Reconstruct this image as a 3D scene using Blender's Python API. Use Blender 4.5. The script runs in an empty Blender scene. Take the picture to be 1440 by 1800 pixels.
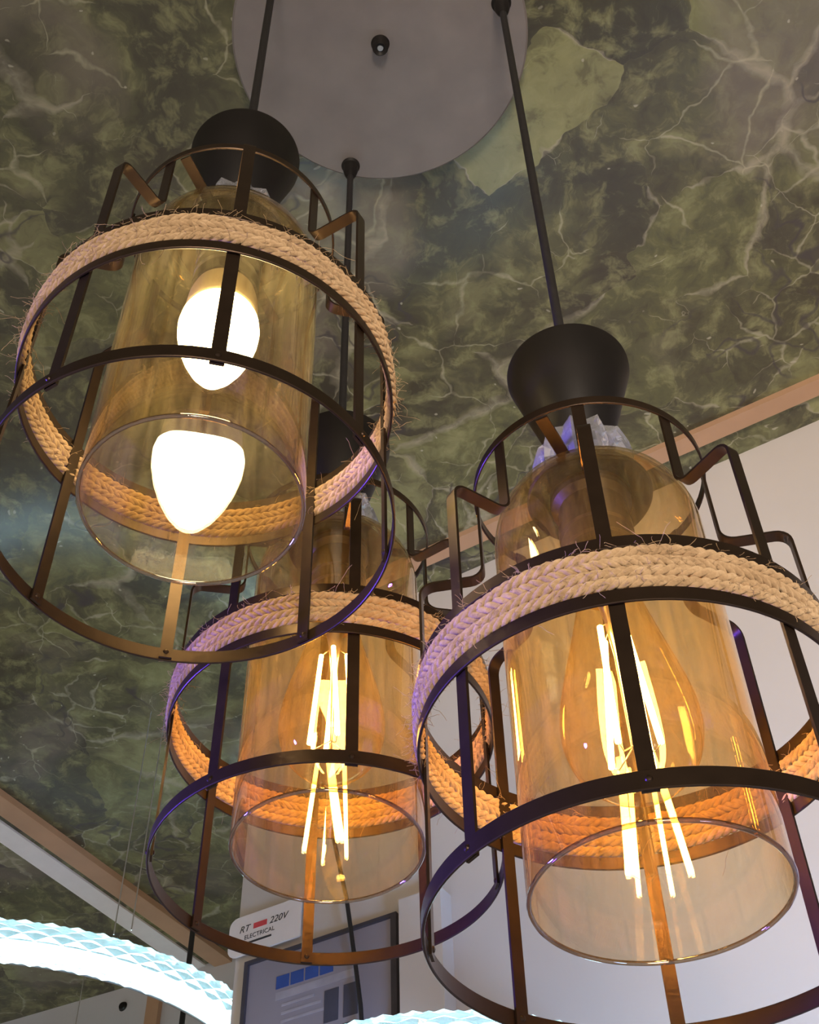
import bpy, bmesh, math, random
from mathutils import Vector, Matrix
random.seed(7)
sc = bpy.context.scene
COL = sc.collection
PI = math.pi
EYE = 1.45                       # camera height above the shop floor

# ------------------------------------------------------------------ camera
E_, ROLL = 0.84143, -0.028644
right = Vector((1, 0, 0)); fwd = Vector((0, math.cos(E_), math.sin(E_))); up = right.cross(fwd)
c_, s_ = math.cos(ROLL), math.sin(ROLL)
r2 = right*c_ + up*s_; u2 = up*c_ - right*s_
camd = bpy.data.cameras.new('camera'); cam = bpy.data.objects.new('camera', camd); COL.objects.link(cam)
cam.matrix_world = Matrix(((r2.x, u2.x, -fwd.x, 0), (r2.y, u2.y, -fwd.y, 0), (r2.z, u2.z, -fwd.z, EYE), (0, 0, 0, 1)))
camd.sensor_fit = 'VERTICAL'; camd.sensor_height = 36; camd.lens = 2250.47*36/1800
camd.clip_start = 0.01; camd.clip_end = 60
sc.camera = cam

# ------------------------------------------------------------------ world, lights, exposure
world = bpy.data.worlds.new('shop_ambient'); sc.world = world; world.use_nodes = True
wb = world.node_tree.nodes['Background']
wb.inputs[0].default_value = (1.0, 0.93, 0.84, 1); wb.inputs[1].default_value = 0.42

def area(name, loc, target, size, energy, color):
    l = bpy.data.lights.new(name, 'AREA'); l.shape = 'DISK'; l.size = size; l.energy = energy; l.color = color
    o = bpy.data.objects.new(name, l); COL.objects.link(o)
    o.location = (loc[0], loc[1], loc[2]+EYE)
    d = Vector((target[0]-loc[0], target[1]-loc[1], target[2]-loc[2]))
    o.rotation_euler = d.to_track_quat('-Z', 'Y').to_euler()
    return o
vl = area('violet_led_light', (-1.35, 0.70, 0.22), (0.0, 0.53, 0.40), 0.16, 3.4, (0.09, 0.05, 1.0)); vl.data.spread = math.radians(34)
cl = area('cool_fill_light', (0.75, -0.1, -0.5), (0.45, 1.1, 0.36), 0.4, 3.8, (0.32, 0.54, 1.0)); cl.data.spread = math.radians(50)  # added off-frame fill, narrowed to tint the lower right wall bluish
wl = area('warm_fill_light', (0.15, -1.3, -0.1), (0.42, 1.0, 1.08), 0.6, 4.8, (1.0, 0.83, 0.66)); wl.data.spread = math.radians(52)  # added fill behind the camera, brightens the beige wall and rope fronts

sc.view_settings.view_transform = 'Standard'
sc.view_settings.look = 'None'
sc.view_settings.gamma = 1.0
sc.view_settings.use_curve_mapping = False
sc.view_settings.exposure = 0.08
cy = sc.cycles
cy.use_denoising = True
cy.max_bounces = 8; cy.diffuse_bounces = 2; cy.glossy_bounces = 5; cy.transmission_bounces = 5
cy.transparent_max_bounces = 28
cy.use_adaptive_sampling = True; cy.adaptive_threshold = 0.10; cy.adaptive_min_samples = 10
cy.caustics_reflective = False; cy.caustics_refractive = False
cy.sample_clamp_indirect = 4.0

# ------------------------------------------------------------------ helpers
def mesh(name, verts, faces, mat=None, smooth=False):
    m = bpy.data.meshes.new(name); m.from_pydata([tuple(v) for v in verts], [], faces); m.update()
    if mat: m.materials.append(mat)
    if smooth:
        for p in m.polygons: p.use_smooth = True
    return m

def obj(name, me, parent=None, loc=None, rot=None, kind=None):
    o = bpy.data.objects.new(name, me); COL.objects.link(o)
    if parent: o.parent = parent
    if loc is not None: o.location = loc
    if rot is not None: o.rotation_euler = rot
    if kind: o['kind'] = kind
    return o

def empty(name, loc):
    o = bpy.data.objects.new(name, None); COL.objects.link(o); o.location = loc; o.empty_display_size = 0.05
    return o

def tag(o, label, cat, group=None, kind=None):
    o['label'] = label
    if cat: o['category'] = cat
    if group: o['group'] = group
    if kind: o['kind'] = kind
    return o

def recalc(m):
    bm = bmesh.new(); bm.from_mesh(m); bmesh.ops.recalc_face_normals(bm, faces=bm.faces); bm.to_mesh(m); bm.free(); return m

def lathe(name, prof, n, mat, closed=False, smooth=True, sharp=None):
    """profile of (r,h); closed loops back; r==0 ends make poles"""
    V, F, rows = [], [], []
    for r, h in prof:
        if r < 1e-7:
            rows.append([len(V)]); V.append((0, 0, h))
        else:
            rows.append(list(range(len(V), len(V)+n)))
            for i in range(n):
                a = 2*PI*i/n; V.append((r*math.cos(a), r*math.sin(a), h))
    pairs = list(zip(rows, rows[1:])) + ([(rows[-1], rows[0])] if closed else [])
    for A, B in pairs:
        for i in range(n):
            j = (i+1) % n
            if len(A) == 1 and len(B) == 1: continue
            if len(A) == 1: F.append((A[0], B[j], B[i]))
            elif len(B) == 1: F.append((A[i], A[j], B[0]))
            else: F.append((A[i], A[j], B[j], B[i]))
    m = recalc(mesh(name, V, F, mat, smooth))
    if smooth: m.set_sharp_from_angle(angle=math.radians(sharp or 40))
    return m

def band(name, r, h0, h1, t, mat, n=128):
    b = min(t, h1-h0)*0.25
    prof = [(r-t/2, h0+b), (r-t/2+b, h0), (r+t/2-b, h0), (r+t/2, h0+b), (r+t/2, h1-b), (r+t/2-b, h1), (r-t/2+b, h1), (r-t/2, h1-b)]
    return lathe(name, prof, n, mat, closed=True, sharp=30)

def tube_geo(V, F, pts, rad, n=6, cap=True, radii=None):
    base = len(V); prev = None
    pts = [Vector(p) for p in pts]
    for i, p in enumerate(pts):
        d = (pts[min(i+1, len(pts)-1)] - pts[max(i-1, 0)]).normalized()
        if prev is None:
            ref = Vector((0, 0, 1)) if abs(d.z) < 0.9 else Vector((1, 0, 0))
            x = d.cross(ref).normalized()
        else:
            x = (prev - d*prev.dot(d)).normalized()
        prev = x; y = d.cross(x)
        rr = radii[i] if radii else rad
        for k in range(n):
            a = 2*PI*k/n; V.append(p + (x*math.cos(a) + y*math.sin(a))*rr)
    for i in range(len(pts)-1):
        for k in range(n):
            k2 = (k+1) % n
            F.append((base+i*n+k, base+i*n+k2, base+(i+1)*n+k2, base+(i+1)*n+k))
    if cap:
        F.append(tuple(base+k for k in reversed(range(n)))); F.append(tuple(base+(len(pts)-1)*n+k for k in range(n)))

def tube(name, pts, rad, mat, n=8, radii=None):
    V, F = [], []; tube_geo(V, F, pts, rad, n, True, radii)
    m = mesh(name, V, F, mat, True); m.set_sharp_from_angle(angle=math.radians(50)); return m

def box_geo(V, F, lo, hi, fn=None):
    b = len(V)
    for z in (lo[2], hi[2]):
        for (x, y) in ((lo[0], lo[1]), (hi[0], lo[1]), (hi[0], hi[1]), (lo[0], hi[1])):
            p = Vector((x, y, z)); V.append(fn(p) if fn else p)
    F += [(b, b+3, b+2, b+1), (b+4, b+5, b+6, b+7), (b, b+1, b+5, b+4), (b+1, b+2, b+6, b+5), (b+2, b+3, b+7, b+6), (b+3, b, b+4, b+7)]

def prism(name, poly, z0, z1, mat):
    n = len(poly); V = [(x, y, z0) for x, y in poly] + [(x, y, z1) for x, y in poly]
    F = [tuple(reversed(range(n))), tuple(range(n, 2*n))] + [(i, (i+1) % n, n+(i+1) % n, n+i) for i in range(n)]
    return recalc(mesh(name, V, F, mat))

# ------------------------------------------------------------------ materials
def newmat(name):
    m = bpy.data.materials.new(name); m.use_nodes = True
    nt = m.node_tree; nt.nodes.clear()
    out = nt.nodes.new('ShaderNodeOutputMaterial')
    return m, nt, out
class N:
    def __init__(s, nt): s.nt = nt
    def __call__(s, typ, **kw):
        n = s.nt.nodes.new('ShaderNode'+typ)
        for k, v in kw.items():
            if k.startswith('i_'):
                key = k[2:]; key = int(key) if key.isdigit() else key.replace('_', ' ')
                if isinstance(v, bpy.types.NodeSocket): s.nt.links.new(v, n.inputs[key])
                else: n.inputs[key].default_value = v
            else: setattr(n, k, v)
        return n
    def link(s, a, b): s.nt.links.new(a, b)
    def math(s, op, a, b=None, c=None, clamp=False):
        n = s.nt.nodes.new('ShaderNodeMath'); n.operation = op; n.use_clamp = clamp
        for i, v in enumerate((a, b, c)):
            if v is None: continue
            if isinstance(v, bpy.types.NodeSocket): s.nt.links.new(v, n.inputs[i])
            else: n.inputs[i].default_value = v
        return n.outputs[0]
    def ramp(s, fac, stops, interp='LINEAR'):
        n = s.nt.nodes.new('ShaderNodeValToRGB'); n.color_ramp.interpolation = interp
        el = n.color_ramp.elements
        while len(el) < len(stops): el.new(0.5)
        for e, (p, c) in zip(el, stops):
            e.position = p; e.color = (c, c, c, 1) if isinstance(c, (int, float)) else (*c, 1)
        s.nt.links.new(fac, n.inputs[0]); return n.outputs[0]
    def mix(s, fac, a, b):
        n = s.nt.nodes.new('ShaderNodeMix'); n.data_type = 'RGBA'
        for i, v in ((0, fac), (6, a), (7, b)):
            if isinstance(v, bpy.types.NodeSocket): s.nt.links.new(v, n.inputs[i])
            else: n.inputs[i].default_value = (*v, 1) if isinstance(v, tuple) else v
        return n.outputs[2]

def simple(name, col, rough=0.5, metal=0.0, var=0.12, scale=40, bump=0.0, spec=0.5):
    m, nt, out = newmat(name); n = N(nt)
    tc = n('TexCoord'); nz = n('TexNoise', i_Vector=tc.outputs['Object'], i_Scale=scale, i_Detail=4.0)
    lo = tuple(c*(1-var) for c in col); hi = tuple(min(1, c*(1+var)) for c in col)
    b = n('BsdfPrincipled', i_Roughness=rough, i_Metallic=metal)
    b.inputs['Specular IOR Level'].default_value = spec
    n.link(n.ramp(nz.outputs[0], [(0.3, lo), (0.7, hi)]), b.inputs['Base Color'])
    if bump:
        bp = n('Bump', i_Strength=bump, i_Distance=0.002, i_Height=nz.outputs[0]); n.link(bp.outputs[0], b.inputs['Normal'])
    n.link(b.outputs[0], out.inputs[0]); return m

def emit(name, col, strength):
    m, nt, out = newmat(name); n = N(nt)
    e = n('Emission', i_Color=(*col, 1), i_Strength=strength); n.link(e.outputs[0], out.inputs[0]); return m

def thin_glass(name, tint, f0=0.06, dust=0.03, dustcol=(0.8, 0.7, 0.5), streak=True):
    """one face of a thin glass wall: tinted straight-through light, Schlick reflection, faint dust"""
    m, nt, out = newmat(name); n = N(nt)
    lw = n('LayerWeight', i_Blend=0.5)
    p5 = n.math('POWER', lw.outputs['Facing'], 5.0)
    F = n.math('MULTIPLY_ADD', p5, 1-f0, f0, clamp=True)
    tr = n('BsdfTransparent')     # longer way through the wall at a slant: deeper tint
    n.link(n.ramp(lw.outputs['Facing'], [(0.0, tint), (0.55, tuple(c**1.5 for c in tint)), (0.85, tuple(c**2.6 for c in tint)), (1.0, tuple(c**4 for c in tint))]), tr.inputs[0])
    gl = n('BsdfGlossy', i_Roughness=0.0, i_Color=(1, 1, 1, 1))
    mx = n('MixShader', i_0=F); n.link(tr.outputs[0], mx.inputs[1]); n.link(gl.outputs[0], mx.inputs[2])
    df = n('BsdfDiffuse', i_Color=(*dustcol, 1)); tl = n('BsdfTranslucent', i_Color=(*dustcol, 1))
    ds = n('MixShader', i_0=0.5); n.link(df.outputs[0], ds.inputs[1]); n.link(tl.outputs[0], ds.inputs[2])
    tc = n('TexCoord'); mp = n('Mapping', i_Vector=tc.outputs['Object'], i_Scale=(1, 1, 0.12) if streak else (1, 1, 1))
    nz = n('TexNoise', i_Vector=mp.outputs[0], i_Scale=160.0, i_Detail=5.0, i_Roughness=0.7)
    fac = n.ramp(nz.outputs[0], [(0.40, dust*0.45), (0.72, dust*2.4)])
    m2 = n('MixShader', i_0=fac); n.link(mx.outputs[0], m2.inputs[1]); n.link(ds.outputs[0], m2.inputs[2])
    n.link(m2.outputs[0], out.inputs[0]); return m

def marble():
    m, nt, out = newmat('green_marble'); n = N(nt)
    tc = n('TexCoord'); P = tc.outputs['Object']
    def warp(vec, src, scale, amt, det=3.0):
        wn = n('TexNoise', noise_dimensions='2D', i_Vector=src, i_Scale=scale, i_Detail=det, i_Roughness=0.6)
        w1 = n('VectorMath', operation='SUBTRACT', i_0=wn.outputs['Color'], i_1=(0.5, 0.5, 0.5))
        w2 = n('VectorMath', operation='SCALE', i_0=w1.outputs[0]); w2.inputs['Scale'].default_value = amt
        return n('VectorMath', operation='ADD', i_0=vec, i_1=w2.outputs[0]).outputs[0]
    wp = warp(P, P, 5.0, 0.085); wq = warp(wp, P, 34.0, 0.016, 2.0)
    # broken slabs: each patch its own tone, smaller shards inside
    stops = [(0.0, (0.058, 0.048, 0.031)), (0.18, (0.088, 0.080, 0.044)), (0.34, (0.062, 0.056, 0.036)), (0.48, (0.125, 0.125, 0.056)), (0.60, (0.080, 0.072, 0.052)), (0.72, (0.20, 0.20, 0.085)), (0.83, (0.105, 0.100, 0.052)), (0.91, (0.33, 0.325, 0.155))]
    cell = n('TexVoronoi', voronoi_dimensions='2D', i_Vector=wq, i_Scale=7.0); sep = n('SeparateColor', i_0=cell.outputs['Color'])
    shard = n('TexVoronoi', voronoi_dimensions='2D', i_Vector=wq, i_Scale=17.0); sep2 = n('SeparateColor', i_0=shard.outputs['Color'])
    mk0 = n('TexNoise', noise_dimensions='2D', i_Vector=P, i_Scale=5.0, i_Detail=2.0)
    base = n.mix(n.math('MULTIPLY', n.ramp(mk0.outputs[0], [(0.45, 0.0), (0.55, 1.0)]), 0.65), n.ramp(sep.outputs[0], stops, 'CONSTANT'), n.ramp(sep2.outputs[0], stops, 'CONSTANT'))
    soft = n('TexNoise', noise_dimensions='2D', i_Vector=wq, i_Scale=7.0, i_Detail=4.0, i_Roughness=0.62)
    tone = n.ramp(soft.outputs[0], [(0.30, (0.042, 0.035, 0.024)), (0.47, (0.080, 0.074, 0.040)), (0.58, (0.150, 0.148, 0.066)), (0.70, (0.34, 0.335, 0.16))])
    col = n.mix(0.38, base, tone)
    cl = n('TexNoise', noise_dimensions='2D', i_Vector=wq, i_Scale=26.0, i_Detail=4.0, i_Roughness=0.68)
    col = n.mix(n.math('MULTIPLY', n.ramp(cl.outputs[0], [(0.50, 0.0), (0.72, 1.0)]), 0.55), col, (0.32, 0.315, 0.155))
    col = n.mix(n.math('MULTIPLY', n.ramp(cl.outputs[0], [(0.30, 1.0), (0.46, 0.0)]), 0.5), col, (0.045, 0.037, 0.027))
    # lilac brown bands
    bn = n('TexNoise', noise_dimensions='2D', i_Vector=wp, i_Scale=3.4, i_Detail=4.0)
    col = n.mix(n.math('MULTIPLY', n.ramp(bn.outputs[0], [(0.53, 0.0), (0.64, 1.0)]), 0.6), col, (0.185, 0.155, 0.125))
    # pale seams on patch edges, of uneven width and broken up
    def vein(scale, width, vec, maskscale, amt, colr, lo, hi):
        nonlocal col
        ed = n('TexVoronoi', voronoi_dimensions='2D', i_Vector=vec, i_Scale=scale, feature='DISTANCE_TO_EDGE')
        mk = n('TexNoise', noise_dimensions='2D', i_Vector=P, i_Scale=maskscale, i_Detail=4.0)
        wid = n.math('MULTIPLY', n.ramp(mk.outputs[0], [(lo, 0.0), (hi, 1.0)]), width)
        line = n.math('SUBTRACT', 1.0, n.math('DIVIDE', ed.outputs['Distance'], n.math('ADD', wid, 0.0005)), clamp=True)
        grain = n.ramp(cl.outputs[0], [(0.35, 0.35), (0.6, 1.0)])
        col = n.mix(n.math('MULTIPLY', n.math('MULTIPLY', n.math('POWER', line, 0.7), grain), amt), col, colr)
    vein(7.0, 0.085, wq, 6.0, 0.62, (0.40, 0.36, 0.27), 0.50, 0.70)
    vein(11.0, 0.045, wq, 7.0, 0.62, (0.44, 0.41, 0.28), 0.52, 0.72)
    vein(17.0, 0.06, wq, 5.0, 0.65, (0.40, 0.37, 0.27), 0.54, 0.70)
    dn = n('TexNoise', noise_dimensions='2D', i_Vector=wq, i_Scale=7.0, i_Detail=2.0)
    da = n.math('ABSOLUTE', n.math('SUBTRACT', dn.outputs[0], 0.5))
    dl = n.ramp(da, [(0.0, 1.0), (0.005, 0.8), (0.013, 0.0)])
    dm = n('TexNoise', noise_dimensions='2D', i_Vector=P, i_Scale=5.0, i_Detail=1.0)
    col = n.mix(n.math('MULTIPLY', n.math('MULTIPLY', dl, n.ramp(dm.outputs[0], [(0.50, 0.0), (0.60, 1.0)])), 0.7), col, (0.055, 0.045, 0.05))
    sv = n('TexVoronoi', voronoi_dimensions='2D', i_Vector=wq, i_Scale=75.0)
    sp = n.ramp(sv.outputs['Distance'], [(0.0, 1.0), (0.10, 1.0), (0.16, 0.0)])
    s2 = n('SeparateColor', i_0=sv.outputs['Color'])
    col = n.mix(n.math('MULTIPLY', sp, n.ramp(s2.outputs[1], [(0.965, 0.0), (0.98, 0.55)])), col, (0.5, 0.47, 0.36))
    b = n('BsdfPrincipled', i_Roughness=0.22)
    hsv = n('HueSaturation', i_Color=col, i_Saturation=1.03, i_Value=0.90)
    n.link(hsv.outputs[0], b.inputs['Base Color'])
    bp = n('Bump', i_Strength=0.08, i_Distance=0.004, i_Height=soft.outputs[0]); n.link(bp.outputs[0], b.inputs['Normal'])
    n.link(b.outputs[0], out.inputs[0]); return m

def jute():
    m, nt, out = newmat('jute'); n = N(nt)
    tc = n('TexCoord')
    nz = n('TexNoise', i_Vector=tc.outputs['Object'], i_Scale=260.0, i_Detail=4.0, i_Roughness=0.7)
    n2 = n('TexNoise', i_Vector=tc.outputs['Object'], i_Scale=40.0, i_Detail=2.0)
    c = n.mix(0.4, n.ramp(nz.outputs[0], [(0.3, (0.40, 0.26, 0.14)), (0.55, (0.62, 0.43, 0.25)), (0.75, (0.76, 0.58, 0.38))]), n.ramp(n2.outputs[0], [(0.35, (0.42, 0.29, 0.165)), (0.65, (0.60, 0.44, 0.27))]))
    d = n('BsdfDiffuse', i_Color=c, i_Roughness=1.0); t = n('BsdfTranslucent', i_Color=c)
    mx = n('MixShader', i_0=0.15); n.link(d.outputs[0], mx.inputs[1]); n.link(t.outputs[0], mx.inputs[2])
    bp = n('Bump', i_Strength=1.0, i_Distance=0.0012, i_Height=nz.outputs[0]); n.link(bp.outputs[0], d.inputs['Normal'])
    n.link(mx.outputs[0], out.inputs[0]); return m

def acrylic():
    m, nt, out = newmat('cut_acrylic'); n = N(nt)
    tr = n('BsdfTransparent', i_Color=(0.86, 0.97, 1.0, 1)); tl = n('BsdfTranslucent', i_Color=(0.75, 0.94, 1.0, 1))
    gl = n('BsdfGlass', i_IOR=1.45, i_Roughness=0.02, i_Color=(0.92, 1, 1, 1))
    a = n('MixShader', i_0=0.60); n.link(tr.outputs[0], a.inputs[1]); n.link(tl.outputs[0], a.inputs[2])
    b = n('MixShader', i_0=0.60); n.link(a.outputs[0], b.inputs[1]); n.link(gl.outputs[0], b.inputs[2])
    n.link(b.outputs[0], out.inputs[0]); return m

def crystal():
    m, nt, out = newmat('crystal'); n = N(nt)
    g = n('BsdfGlass', i_IOR=1.5, i_Roughness=0.0, i_Color=(0.97, 0.97, 1, 1)); t = n('BsdfTransparent', i_Color=(0.95, 0.95, 1, 1))
    mx = n('MixShader', i_0=0.25); n.link(g.outputs[0], mx.inputs[1]); n.link(t.outputs[0], mx.inputs[2])
    d = n('BsdfDiffuse', i_Color=(0.9, 0.9, 0.95, 1)); m2 = n('MixShader', i_0=0.14); n.link(mx.outputs[0], m2.inputs[1]); n.link(d.outputs[0], m2.inputs[2])
    n.link(m2.outputs[0], out.inputs[0]); return m

M = dict(
    marble=marble(), jute=jute(), acrylic=acrylic(), crystal=crystal(),
    metal=simple('black_bronze_metal', (0.048, 0.029, 0.018), 0.36, 0.75, 0.15, 60),
    cone=simple('matt_black_metal', (0.010, 0.008, 0.007), 0.5, 0.1, 0.2, 30, 0.0, 0.25),
    cord=simple('black_cord', (0.012, 0.010, 0.010), 0.6, 0, 0.2, 200),
    plate=simple('grey_painted_steel', (0.18, 0.157, 0.148), 0.45, 0.2, 0.10, 22),
    glass=thin_glass('amber_glass', (0.958, 0.900, 0.765), 0.085, 0.022, (0.85, 0.70, 0.42)),
    rim=thin_glass('amber_glass_rim', (0.62, 0.50, 0.36), 0.16, 0.03, (0.85, 0.65, 0.4), False),
    bulbglass=thin_glass('amber_bulb_glass', (0.985, 0.925, 0.79), 0.06, 0.008, (1.0, 0.62, 0.22), False),
    filament=emit('glowing_filament', (1.0, 0.56, 0.15), 150.0),
    frost=emit('glowing_frosted_bulb', (1.0, 0.86, 0.54), 38.0),
    bulbbase=simple('cream_plastic', (0.75, 0.66, 0.48), 0.5),
    brass=simple('brass_screw_cap', (0.55, 0.38, 0.18), 0.3, 0.9),
    wire=simple('bright_wire', (0.62, 0.60, 0.58), 0.3, 0.9),
    socket=simple('dark_brown_socket', (0.050, 0.034, 0.024), 0.4),
    tan=simple('tan_wood_trim', (0.42, 0.25, 0.15), 0.5, 0, 0.1, 12),
    white=simple('white_paint', (0.52, 0.50, 0.51), 0.7, 0, 0.03, 8),
    wall=simple('beige_wall_paint', (0.52, 0.475, 0.445), 0.85, 0, 0.04, 5),
    alu=simple('grey_aluminium', (0.34, 0.36, 0.38), 0.4, 0.6),
    ledcore=emit('led_strip_glow', (0.68, 0.93, 1.0), 14.0),
    ink=simple('black_print', (0.03, 0.03, 0.035), 0.7), red=simple('red_print', (0.62, 0.07, 0.08), 0.7),
    blue=simple('blue_print', (0.03, 0.075, 0.30), 0.6), slate=simple('slate_print', (0.26, 0.24, 0.29), 0.55, 0, 0.12, 6),
    slate2=simple('light_slate_print', (0.34, 0.32, 0.38), 0.55), frame=simple('dark_frame', (0.05, 0.045, 0.06), 0.5),
    dark=simple('dark_rectangle_print', (0.055, 0.055, 0.085), 0.6), card=simple('white_card', (0.72, 0.68, 0.68), 0.6, 0, 0.03),
    redfade=simple('faded_red_print', (0.28, 0.12, 0.14), 0.6),
)

# ------------------------------------------------------------------ the room
ZC = 1.303 + EYE
def structure(o): o['kind'] = 'structure'; return o
V, F = [], []; box_geo(V, F, (-3.2, -1.6, ZC), (2.6, 3.6, ZC+0.08))
ceiling = structure(obj('ceiling', mesh('ceiling', V, F, M['marble'])))
tag(ceiling, 'dark green veined marble ceiling above the lamps', None)

U = Vector((0.87112, -0.49107, 0)); NW = Vector((-0.49107, -0.87112, 0)); W0 = Vector((0.0172, 1.3162, 0))
A2 = Vector((0.498, 0.867, 0)); P2 = Vector((-0.867, 0.498, 0))
def wp(s, z, off=0.0): return W0 + U*s + NW*off + Vector((0, 0, z+EYE))
def wallbox(V, F, s0, s1, z0, z1, o0, o1):
    box_geo(V, F, (s0, o0, z0), (s1, o1, z1), lambda p: wp(p.x, p.z, p.y))
V, F = [], []; wallbox(V, F, -0.283, 2.6, -EYE, 1.303, -0.14, 0.0)
w = structure(obj('wall_right', recalc(mesh('wall_right', V, F, M['wall'])))); tag(w, 'beige plaster wall with a square end behind the lamps', None)
V, F = [], []; wallbox(V, F, -0.035, 0.020, -EYE, 0.80, 0.0, 0.025)
tag(obj('pilaster', recalc(mesh('pilaster', V, F, M['wall'])), w), 'shallow beige pilaster', None)
# tan strip near the wall, on the ceiling
V, F = [], []; wallbox(V, F, -0.30, 2.6, 1.2935, 1.303, 0.0465, 0.0715)
structure(obj('trim_1', recalc(mesh('trim_1', V, F, M['tan'])))); bpy.data.objects['trim_1']['label'] = 'narrow tan wooden strip along the ceiling by the beige wall'
# tan and white strips running the other way
T0 = Vector((-0.699, 1.757, 0))
def strip(name, a, b, d0, d1, drop, mat, lab):
    V, F = [], []
    box_geo(V, F, (a, d0, -drop), (b, d1, 0), lambda p: T0 + A2*p.x + P2*p.y + Vector((0, 0, ZC+p.z)))
    o = structure(obj(name, recalc(mesh(name, V, F, mat)))); o['label'] = lab; return o
strip('trim_2', -2.2, 0.78, 0.0, 0.040, 0.012, M['tan'], 'tan wooden strip crossing the ceiling at lower left')
strip('trim_3', -2.2, 0.78, 0.062, 0.105, 0.004, M['card'], 'white painted strip beside the tan ceiling strip')
# far wall
B0 = Vector((-0.69, 2.475, 0)); BU = Vector((0.90, -0.43, 0)).normalized(); BN = Vector((-BU.y*-1, 0, 0)); BN = Vector((BU.y, -BU.x, 0))
def bp_(s, z, off): return B0 + BU*s + BN*off + Vector((0, 0, z+EYE))
V, F = [], []; box_geo(V, F, (-2.0, -0.1, -EYE), (0.62, 0, 1.303), lambda p: bp_(p.x, p.z, p.y))
wb_ = structure(obj('wall_back', recalc(mesh('wall_back', V, F, M['white'])))); wb_['label'] = 'white far wall below the ceiling at lower left'
V, F = [], []; box_geo(V, F, (0.165, 0, -EYE), (0.195, 0.012, 1.29), lambda p: bp_(p.x, p.z, p.y))
structure(obj('trim_4', recalc(mesh('trim_4', V, F, M['tan'])))); bpy.data.objects['trim_4']['label'] = 'thin tan upright trim on the far white wall'
# wall bolt and clip
h = lathe('wall_bolt', [(0, 0.006), (0.007, 0.005), (0.010, 0.0), (0, 0.0)], 16, M['cone'])
o = obj('wall_bolt', h, None, bp_(0.098, 1.262, 0.0), BN.to_track_quat('Z', 'Y').to_euler()); tag(o, 'small black bolt head on the far white wall', 'bolt')

# ------------------------------------------------------------------ ceiling plate
plate = empty('ceiling_plate', (-0.0160, 0.5100, 1.283+EYE)); tag(plate, 'round grey steel ceiling plate holding the three lamp cords', 'ceiling plate')
RP = 0.1497
obj('disc', lathe('disc', [(0, 0), (RP-0.002, 0), (RP, 0.002), (RP, 0.018), (RP-0.002, 0.02), (0, 0.02)], 160, M['plate'], sharp=35), plate)
kn = obj('centre_nut', lathe('centre_nut', [(0.0035, -0.012), (0.0062, -0.014), (0.0080, -0.011), (0.0080, -0.002), (0.0095, 0.0), (0.0035, 0.0)], 24, M['cone'], closed=True), plate)
obj('bolt_tip', lathe('bolt_tip', [(0, -0.012), (0.003, -0.0115), (0.0034, -0.009), (0.0034, 0)], 16, M['alu']), kn)

# ------------------------------------------------------------------ pendant lamp meshes (shared by the three lamps)
R = 0.1005
me = {}
me['bottom_ring'] = band('bottom_ring', R, 0.0, 0.0085, 0.0014, M['metal'])
me['lower_band'] = band('lower_band', R, 0.0920, 0.0995, 0.0014, M['metal'])
me['upper_band'] = band('upper_band', R, 0.1240, 0.1310, 0.0014, M['metal'])
me['top_ring'] = band('top_ring', 0.0649, 0.2710, 0.2770, 0.0013, M['metal'], 96)
def bar_mesh():
    ro, ri, hs, ht, fr = 0.0985, 0.0637, 0.2165, 0.2765, 0.0075
    path = [(ro, 0.0005), (ro, 0.10), (ro, hs-fr)]
    for k in range(1, 6): a = PI/2*k/5; path.append((ro-fr+fr*math.cos(a), hs-fr+fr*math.sin(a)))
    hs2 = hs
    path.append((ri+fr, hs2))
    for k in range(1, 6): a = PI/2*k/5; path.append((ri+fr-fr*math.sin(a), hs2+fr-fr*math.cos(a)))
    path.append((ri, ht))
    wd, th = 0.0034, 0.0007
    V, F = [], []
    for i, (r, hh) in enumerate(path):
        a = path[max(i-1, 0)]; b = path[min(i+1, len(path)-1)]
        d = Vector((b[0]-a[0], b[1]-a[1])).normalized(); nx = Vector((d.y, -d.x))
        for sy, sn in ((-1, -1), (1, -1), (1, 1), (-1, 1)):
            V.append((r+nx.x*th*sn, wd*sy, hh+nx.y*th*sn))
    for i in range(len(path)-1):
        for k in range(4):
            k2 = (k+1) % 4; F.append((4*i+k, 4*i+k2, 4*i+4+k2, 4*i+4+k))
    F += [(3, 2, 1, 0), tuple(4*(len(path)-1)+k for k in range(4))]
    m = recalc(mesh('cage_bar', V, F, M['metal'], True)); m.set_sharp_from_angle(angle=math.radians(40)); return m
me['cage_bar'] = bar_mesh()
me['rivet'] = lathe('rivet', [(0, 0.0011), (0.0012, 0.0007), (0.0016, 0), (0, 0)], 10, M['metal'])
V, F = [], []; box_geo(V, F, (-0.0640, -0.0034, 0.2695), (0.0640, 0.0034, 0.2709)); me['crossbar'] = mesh('crossbar', V, F, M['metal'])
me['top_disc'] = lathe('top_disc', [(0.012, 0.2665), (0.0345, 0.2665), (0.0355, 0.2680), (0.0345, 0.2695), (0.012, 0.2695)], 64, M['cone'], closed=True, sharp=30)
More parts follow.
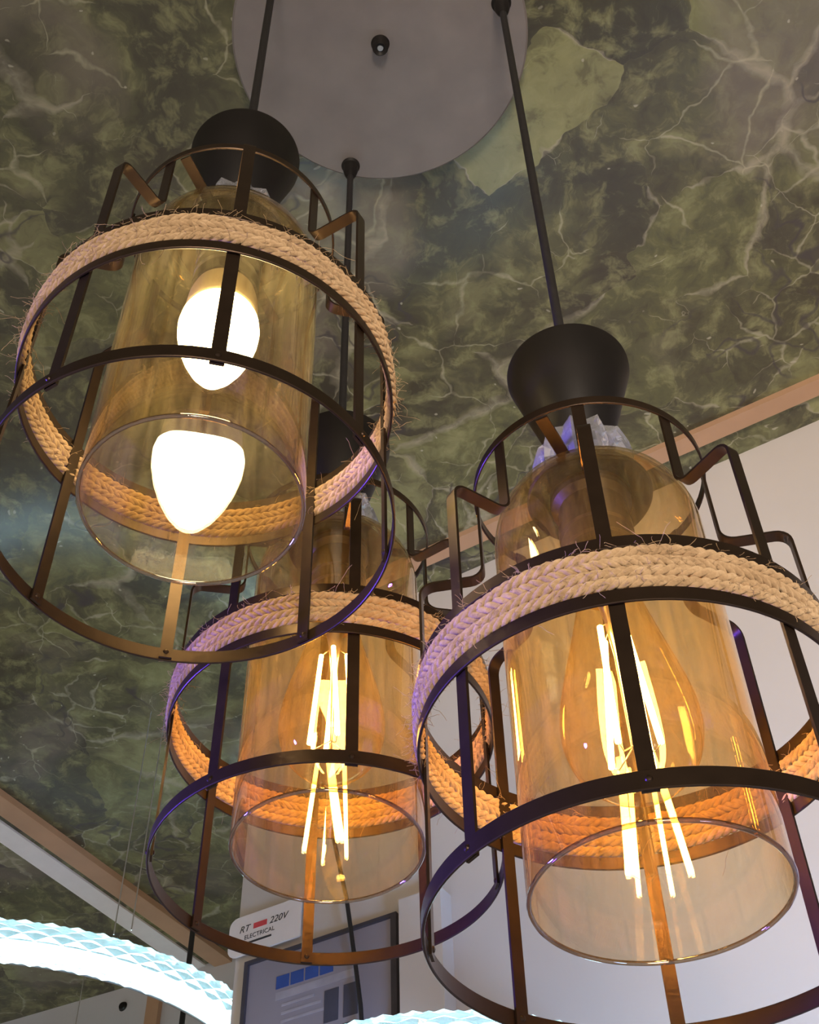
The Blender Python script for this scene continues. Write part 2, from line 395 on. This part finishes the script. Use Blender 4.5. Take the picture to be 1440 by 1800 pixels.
# crystal collar: star of facets
def crystal_mesh():
    V, F = [], []; n = 10
    rows = [(0.0150, 0.0150, 0.271), (0.0280, 0.0240, 0.2712), (0.0315, 0.0265, 0.283), (0.0300, 0.0245, 0.297), (0.0255, 0.0200, 0.3135), (0.0178, 0.0178, 0.3050), (0.0150, 0.0150, 0.3040)]
    for ra, rb, hh in rows:
        for i in range(2*n):
            a = PI*i/n; r = ra if i % 2 == 0 else rb
            V.append((r*math.cos(a), r*math.sin(a), hh))
    for j in range(len(rows)):
        j2 = (j+1) % len(rows)
        for i in range(2*n):
            i2 = (i+1) % (2*n)
            a, b, c, d = j*2*n+i, j*2*n+i2, j2*2*n+i2, j2*2*n+i
            F += [(a, b, c), (a, c, d)] if i % 2 == 0 else [(a, b, d), (b, c, d)]
    return recalc(mesh('crystal_collar', V, F, M['crystal']))
me['crystal_collar'] = crystal_mesh()
me['cone_cap'] = lathe('cone_cap', [(0, 0.3058), (0.0155, 0.3058), (0.0172, 0.3072), (0.0385, 0.3835), (0.0385, 0.3860), (0.0370, 0.3875), (0.0, 0.3885)], 96, M['cone'], sharp=35)
me['cord_grip'] = lathe('cord_grip', [(0.0, 0.3880), (0.0065, 0.3880), (0.0068, 0.3960), (0.0045, 0.4010), (0.0034, 0.4060), (0, 0.4060)], 24, M['cone'])
me['socket'] = lathe('socket', [(0.0, 0.2080), (0.0150, 0.2080), (0.0205, 0.2090), (0.0205, 0.2180), (0.0190, 0.2190), (0.0190, 0.2220), (0.0205, 0.2230), (0.0205, 0.2300), (0.0190, 0.2310), (0.0190, 0.2340), (0.0205, 0.2350), (0.0205, 0.2420), (0.0190, 0.2430), (0.0190, 0.2560), (0.0225, 0.2600), (0.0225, 0.2665), (0.0, 0.2665)], 64, M['socket'], sharp=30)
# glass shade
def shade():
    ro, t = 0.0564, 0.0016
    pr = [(ro, 0.0168)]
    pr += [(ro, 0.0168+(0.226-0.0168)*k/6) for k in range(1, 7)]
    for k in range(1, 13):
        a = PI/2*k/12; pr.append((0.034+(ro-0.034)*math.cos(a), 0.226+0.0388*math.sin(a)))
    pr.append((0.0225, 0.2650))
    inner = []
    for i, (r, hh) in enumerate(pr):
        a = pr[max(i-1, 0)]; b = pr[min(i+1, len(pr)-1)]
        d = Vector((b[0]-a[0], b[1]-a[1])).normalized(); nx = Vector((-d.y, d.x))
        inner.append((r+nx.x*t, hh+nx.y*t))
    return lathe('glass_shade', pr+inner[::-1], 128, M['glass'], closed=True, sharp=60)
me['glass_shade'] = shade()
rim = []
for k in range(8):
    a = 2*PI*k/8; rim.append((0.0556+0.00115*math.cos(a), 0.0162+0.00115*math.sin(a)))
me['glass_rim'] = lathe('glass_rim', rim, 128, M['rim'], closed=True, sharp=90)
# bulbs
def st_bulb():
    pr = [(0, 0.0680), (0.008, 0.0688), (0.016, 0.0718), (0.0235, 0.0775), (0.0295, 0.0860), (0.0328, 0.0965), (0.0335, 0.1070), (0.0322, 0.1190), (0.0293, 0.1330), (0.0255, 0.1480), (0.0218, 0.1630), (0.0185, 0.1770), (0.0158, 0.1890), (0.0145, 0.1980)]
    # refine
    out = []
    for i in range(len(pr)-1):
        p0 = pr[max(i-1, 0)]; p1 = pr[i]; p2 = pr[i+1]; p3 = pr[min(i+2, len(pr)-1)]
        for k in range(3):
            t = k/3
            out.append(tuple(max(0, 0.5*(2*p1[j]+(p2[j]-p0[j])*t+(2*p0[j]-5*p1[j]+4*p2[j]-p3[j])*t*t+(3*p1[j]-p0[j]-3*p2[j]+p3[j])*t**3)) for j in (0, 1)))
    out[0] = pr[0]; out.append(pr[-1])
    return lathe('bulb_glass', out, 64, M['bulbglass'], sharp=90)
me['bulb_glass'] = st_bulb()
prof = [(0.0, 0.222), (0.0135, 0.222)]
for k in range(8): prof += [(0.0135, 0.2205-k*0.0025), (0.0126, 0.2192-k*0.0025)]
prof += [(0.0140, 0.1985), (0.0148, 0.1965), (0.0148, 0.1945)]
me['screw_cap'] = lathe('screw_cap', prof, 48, M['brass'], sharp=30)
def filament(k):
    a = 2*PI*k/4
    p0 = Vector((0.0085*math.cos(a), 0.0085*math.sin(a), 0.166)); p1 = Vector((0.0140*math.cos(a+0.35), 0.0140*math.sin(a+0.35), 0.089))
    return tube('filament', [p0, p0.lerp(p1, .5), p1], 0.00150, M['filament'], 8)
FIL = [filament(k) for k in range(4)]
def stem():
    V, F = [], []
    tube_geo(V, F, [(0, 0, 0.197), (0, 0, 0.175), (0, 0, 0.150), (0, 0, 0.094)], 0.002, 10, True, [0.008, 0.0042, 0.0022, 0.0016])
    for k in range(4):
        a = 2*PI*k/4
        tube_geo(V, F, [(0.002*math.cos(a), 0.002*math.sin(a), 0.172), (0.0085*math.cos(a), 0.0085*math.sin(a), 0.166)], 0.0004, 5)
        tube_geo(V, F, [(0, 0, 0.095), (0.010*math.cos(a+0.35), 0.010*math.sin(a+0.35), 0.086), (0.0140*math.cos(a+0.35), 0.0140*math.sin(a+0.35), 0.089)], 0.0004, 5)
    return mesh('filament_stem', V, F, M['wire'], True)
me['filament_stem'] = stem()
fp = [(0, 0.1160), (0.0030, 0.1172), (0.0080, 0.1226), (0.0132, 0.1308), (0.0176, 0.1405), (0.0211, 0.1510), (0.0233, 0.1620), (0.0238, 0.1700), (0.0229, 0.1775), (0.0210, 0.1825)]
me['frosted_globe'] = lathe('frosted_globe', fp, 64, M['frost'], sharp=90)
me['bulb_base'] = lathe('bulb_base', [(0.0212, 0.1823), (0.0219, 0.1840), (0.0209, 0.2000), (0.0170, 0.2170), (0.0145, 0.2260), (0.0140, 0.2300), (0, 0.2300)], 48, M['bulbbase'])

# rope
def rope_coil(hc, sgn, seed, twist):
    rnd = random.Random(seed); V, F = [], []
    rc, n, segs = 0.1004, 6, 460
    wob = [(rnd.uniform(0.0001, 0.0003), rnd.randint(3, 14), rnd.uniform(0, 6)) for _ in range(4)]
    for k in range(3):
        base = len(V)
        for i in range(segs):
            th = 2*PI*i/segs; ph = sgn*th*twist + 2*PI*k/3
            w_ = sum(a*math.sin(f*th+p) for a, f, p in wob)
            r = rc + 0.00105*math.cos(ph) + w_*0.6; z = hc + 0.00135*math.sin(ph) + w_
            er = Vector((math.cos(th), math.sin(th), 0))
            for q in range(n):
                a = 2*PI*q/n; V.append(er*(r+0.00160*math.cos(a)) + Vector((0, 0, z+0.00190*math.sin(a))))
        for i in range(segs):
            i2 = (i+1) % segs
            for q in range(n):
                q2 = (q+1) % n; F.append((base+i*n+q, base+i2*n+q, base+i2*n+q2, base+i*n+q2))
    return mesh('rope_coil', V, F, M['jute'], True)
COILS = [rope_coil(0.1030+0.0059*j, (1, 1, -1, 1)[j], j, (43, 39, 46, 41)[j]) for j in range(4)]
def fibres(seed, count=1100):
    rnd = random.Random(seed); V, F = [], []
    for _ in range(count):
        th = rnd.uniform(0, 2*PI); hh = rnd.uniform(0.1005, 0.1235)
        side = rnd.choice((1, 1, -1))
        if rnd.random() < 0.45: hh = rnd.choice((0.1008, 0.1228))
        er = Vector((math.cos(th), math.sin(th), 0)); et = Vector((-er.y, er.x, 0))
        L = rnd.uniform(0.003, 0.008) if rnd.random() < 0.93 else rnd.uniform(0.010, 0.024)
        p = er*(0.1004+side*0.0024) + Vector((0, 0, hh))
        d = (er*side*rnd.uniform(0.1, 0.9) + et*rnd.uniform(-1, 1) + Vector((0, 0, rnd.uniform(-0.9, 0.6)))).normalized()
        pts = [p]
        for k in range(5):
            d = (d + Vector((rnd.uniform(-1, 1), rnd.uniform(-1, 1), rnd.uniform(-1.1, 0.9)))*0.45).normalized(); p = p + d*L/5; pts.append(p)
        tube_geo(V, F, pts, 0.00011, 3, False)
    return mesh('rope_fibres', V, F, M['jute'], True)

# lamp positions: x, y, z of the cage bottom, tilt, angle of the first bar, angle of the crossbar
LAMPS = [
    dict(p=(-0.10818, 0.41911, 0.46290), t=(-0.0038, -0.0025), bar=-75, cross=-110, bulb='frost',
         label='upper left pendant lamp with a glowing frosted white bulb in its rope-wrapped cage'),
    dict(p=(-0.05254, 0.63350, 0.40433), t=(-0.0004, 0.0100), bar=-79, cross=-172, bulb='fil',
         label='middle pendant lamp with orange filament bulb, farthest and partly behind the other two'),
    dict(p=(0.10097, 0.48026, 0.27449), t=(0.0045, -0.0074), bar=-100, cross=-118, bulb='fil',
         label='lowest pendant lamp on the right with orange filament bulb, in front of the beige wall'),
]
for li, L in enumerate(LAMPS):
    x, y, z = L['p']
    root = empty('pendant_lamp', (x, y, z+EYE)); root.rotation_euler = (-L['t'][1], L['t'][0], 0)
    tag(root, L['label'], 'pendant lamp', 'three rope and cage pendant lamps')
    top = 1.283 - z
    obj('power_cord', tube('power_cord', [(0, 0, 0.395), (0, 0, 0.6), (0, 0, top+0.001)], 0.0033, M['cord'], 10), root)
    obj('ceiling_grommet', lathe('ceiling_grommet', [(0.0034, top-0.026), (0.0058, top-0.022), (0.0078, top-0.012), (0.0078, top-0.003), (0.0100, top-0.0005), (0.0034, top-0.0005)], 24, M['cone'], closed=True), root)
    for k in ('cone_cap', 'cord_grip', 'crystal_collar', 'top_disc', 'socket', 'top_ring', 'upper_band', 'lower_band'):
        o = obj(k, me[k], root)
        if k == 'crystal_collar': o['label'] = 'clear faceted crystal collar'
    obj('crossbar', me['crossbar'], root, None, (0, 0, math.radians(L['cross'])))
    br = obj('bottom_ring', me['bottom_ring'], root)
    for k in range(8):
        a = math.radians(L['bar']+45*k)
        obj('cage_bar', me['cage_bar'], root, None, (0, 0, a))
        obj('rivet', me['rivet'], br, (math.cos(a)*0.1012, math.sin(a)*0.1012, 0.0043), (0, PI/2, a))
        obj('rivet', me['rivet'], br, (math.cos(a)*0.0978, math.sin(a)*0.0978, 0.0043), (0, -PI/2, a))
    for j in range(4):
        o = obj('rope_coil', COILS[j], root, None, (0, 0, li*1.7+j)); o['label'] = 'twisted jute rope turn'
    obj('rope_fibres', fibres(li+3), root, kind='stuff')
    g = obj('glass_shade', me['glass_shade'], root); g['label'] = 'open amber glass cylinder with domed shoulder'
    obj('glass_rim', me['glass_rim'], g)
    if L['bulb'] == 'frost':
        b = obj('bulb', me['frosted_globe'], root); b['label'] = 'glowing frosted candle bulb'
        obj('bulb_base', me['bulb_base'], b)
    else:
        b = obj('bulb', me['bulb_glass'], root); b['label'] = 'clear amber pear-shaped filament bulb'
        if li == 2: b.rotation_euler = (0, 0, 0.5)
        obj('screw_cap', me['screw_cap'], b); obj('filament_stem', me['filament_stem'], b)
        for k in range(4): obj('filament', FIL[k], b)

# ------------------------------------------------------------------ LED ring lights
def ring_light(c, rad, tr, label, wires, nu, nv=18):
    root = empty('ring_light', (c[0], c[1], c[2]+EYE)); tag(root, label, 'ring light', 'crystal LED ring lights')
    V, F = [], []
    for i in range(nu):
        a = 2*PI*i/nu; er = Vector((math.cos(a), math.sin(a), 0))
        for j in range(nv):
            b = 2*PI*j/nv; q = tr*(1.0 if (i+j) % 2 == 0 else 0.84)
            V.append(er*(rad+q*math.cos(b)) + Vector((0, 0, q*math.sin(b))))
    for i in range(nu):
        i2 = (i+1) % nu
        for j in range(nv):
            j2 = (j+1) % nv; A, B, C, D = i*nv+j, i2*nv+j, i2*nv+j2, i*nv+j2
            F += [(A, B, C), (A, C, D)] if (i+j) % 2 else [(A, B, D), (B, C, D)]
    t = obj('acrylic_tube', recalc(mesh('acrylic_tube', V, F, M['acrylic'])), root); t['label'] = 'diamond-cut clear acrylic tube'
    core = [(rad-tr*0.35+tr*0.34*math.cos(2*PI*k/6), -tr*0.1+tr*0.34*math.sin(2*PI*k/6)) for k in range(6)]
    obj('led_strip', lathe('led_strip', core, 56, M['ledcore'], closed=True), root)
    obj('metal_hoop', band('metal_hoop', rad-tr*1.06, -tr*0.55, tr*0.9, tr*0.16, M['alu'], 128), root)
    for (wx, wy) in wires:
        obj('hanging_wire', tube('hanging_wire', [(wx-c[0], wy-c[1], tr*0.9), (wx-c[0], wy-c[1], 0.6), (wx-c[0], wy-c[1], 1.303-c[2]-0.0005)], 0.0009, M['wire'], 6), root)
    return root
ring_light((-0.6365, 1.9250, 0.891), 0.4023, 0.0290, 'larger glowing crystal LED ring light at lower left on thin wires', [(-0.3905, 1.560), (-0.4160, 1.570), (-0.660, 2.325)], 150)
ring_light((0.0147, 1.0880, 0.4450), 0.1720, 0.0190, 'smaller glowing crystal LED ring light just showing at the bottom edge', [], 100)
rl2 = bpy.data.objects['ring_light.001']
obj('wall_bracket', tube('wall_bracket', [rl2.matrix_basis.translation*0 + Vector((0.022, 0.158, -0.010)), Vector((0.050, 0.195, -0.030)), Vector((0.060, 0.2175, -0.030))], 0.006, M['alu'], 10), rl2)

# ------------------------------------------------------------------ poster board and sign card on the wall
board = empty('poster_board', wp(-0.154, 0.56, 0.004)); tag(board, 'dark framed poster board with a row of blue squares on the wall', 'poster')
def onwall(name, s0, s1, z0, z1, o0, o1, mat, parent, label=None):
    V, F = [], []; wallbox(V, F, s0, s1, z0, z1, o0, o1)
    m = recalc(mesh(name, V, F, mat))
    if parent: m.transform(Matrix.Translation(-parent.location))
    o = obj(name, m, parent)
    if label: o['label'] = label
    return o
onwall('print_sheet', -0.259, -0.049, 0.555, 0.794, 0.002, 0.006, M['slate'], board)
onwall('frame_edge', -0.2615, -0.256, 0.55, 0.797, 0.001, 0.010, M['frame'], board)
onwall('frame_edge', -0.0550, -0.0475, 0.55, 0.797, 0.001, 0.010, M['frame'], board)
onwall('frame_edge', -0.2560, -0.0550, 0.7925, 0.797, 0.001, 0.010, M['frame'], board)
for k in range(4): onwall('blue_square', -0.2145+k*0.0205, -0.1965+k*0.0205, 0.750, 0.7655, 0.006, 0.0068, M['blue'], board)
onwall('text_panel', -0.2145, -0.1050, 0.736, 0.7455, 0.006, 0.0066, M['slate2'], board)
for k in range(3): onwall('text_line', -0.205, -0.160+0.01*k, 0.7265-k*0.010, 0.7295-k*0.010, 0.006, 0.0066, M['slate2'], board)
for k in range(2): onwall('dark_rectangle', -0.1455+k*0.026, -0.1265+k*0.026, 0.690, 0.7285, 0.006, 0.0068, M['dark'], board)
for k in range(2): onwall('dark_rectangle', -0.1455+k*0.026, -0.1265+k*0.026, 0.650, 0.683, 0.006, 0.0068, M['dark'], board)
onwall('red_patch', -0.200, -0.160, 0.672, 0.690, 0.006, 0.0068, M['redfade'], board)
# sign card
def text_mesh(txt, size, s, z, off, mat, parent, name='printed_text', slant=0.0):
    cu = bpy.data.curves.new('t', 'FONT'); cu.body = txt; cu.size = size; cu.extrude = 0.0002; cu.align_x = 'LEFT'; cu.shear = slant
    to = bpy.data.objects.new('t', cu); COL.objects.link(to)
    dg = bpy.context.evaluated_depsgraph_get(); m = bpy.data.meshes.new_from_object(to.evaluated_get(dg))
    bpy.data.objects.remove(to)
    rot = Matrix((( U.x, 0, NW.x), (U.y, 0, NW.y), (0, 1, 0))).to_4x4()
    m.transform(Matrix.Translation(wp(s, z, off)-parent.location) @ rot)
    m.materials.clear(); m.materials.append(mat); return obj(name, m, parent)
card = empty('sign_card', wp(-0.236, 0.805, 0.010)); tag(card, 'small white sign card reading 220V above the poster board', 'sign')
def card_mesh():
    s0, s1, z0, z1, r = -0.287, -0.180, 0.806, 0.859, 0.012
    pts = []
    for (cx, cz, a0) in ((s1-0.002, z1-0.002, 0), (s0+r, z1-r, 90), (s0+r, z0+r, 180), (s1-0.002, z0+0.002, 270)):
        rr = 0.002 if cx > -0.2 else r
        for k in range(5):
            a = math.radians(a0+90*k/4); pts.append((cx+rr*math.cos(a), cz+rr*math.sin(a)))
    n = len(pts); V = [wp(s, z, 0.010)-card.location for s, z in pts]+[wp(s, z, 0.0125)-card.location for s, z in pts]
    F = [tuple(range(n)), tuple(range(n, 2*n))]+[(i, (i+1) % n, n+(i+1) % n, n+i) for i in range(n)]
    return recalc(mesh('card_plate', V, F, M['card']))
obj('card_plate', card_mesh(), card)
text_mesh('RT', 0.0125, -0.2715, 0.8362, 0.0126, M['ink'], card, slant=0.3)
onwall('red_mark', -0.2500, -0.2300, 0.8368, 0.8440, 0.0125, 0.0129, M['red'], card)
text_mesh('220V', 0.0125, -0.2265, 0.8362, 0.0126, M['ink'], card, slant=0.3)
text_mesh('ELECTRICAL', 0.0082, -0.2630, 0.8255, 0.0126, M['ink'], card)
onwall('fine_print', -0.2560, -0.2220, 0.8185, 0.8212, 0.0125, 0.0128, M['ink'], card)

# thin black cords in the background
c1 = obj('hanging_cord', tube('hanging_cord', [wp(-0.128, 0.98, 0.05), wp(-0.1165, 0.88, 0.03), wp(-0.109, 0.827, 0.02), wp(-0.098, 0.75, 0.018), wp(-0.0895, 0.692, 0.018), wp(-0.080, 0.58, 0.018)], 0.0026, M['cord'], 8))
tag(c1, 'thin black cable hanging across the poster board', 'cable')
c2 = obj('hanging_cord', tube('hanging_cord', [(-0.402, 2.040, 0.80+EYE), (-0.402, 2.040, 1.0+EYE), (-0.402, 2.040, 1.3025+EYE)], 0.0048, M['cord'], 8))
tag(c2, 'black cord dropping from the ceiling beside the larger LED ring', 'cable')
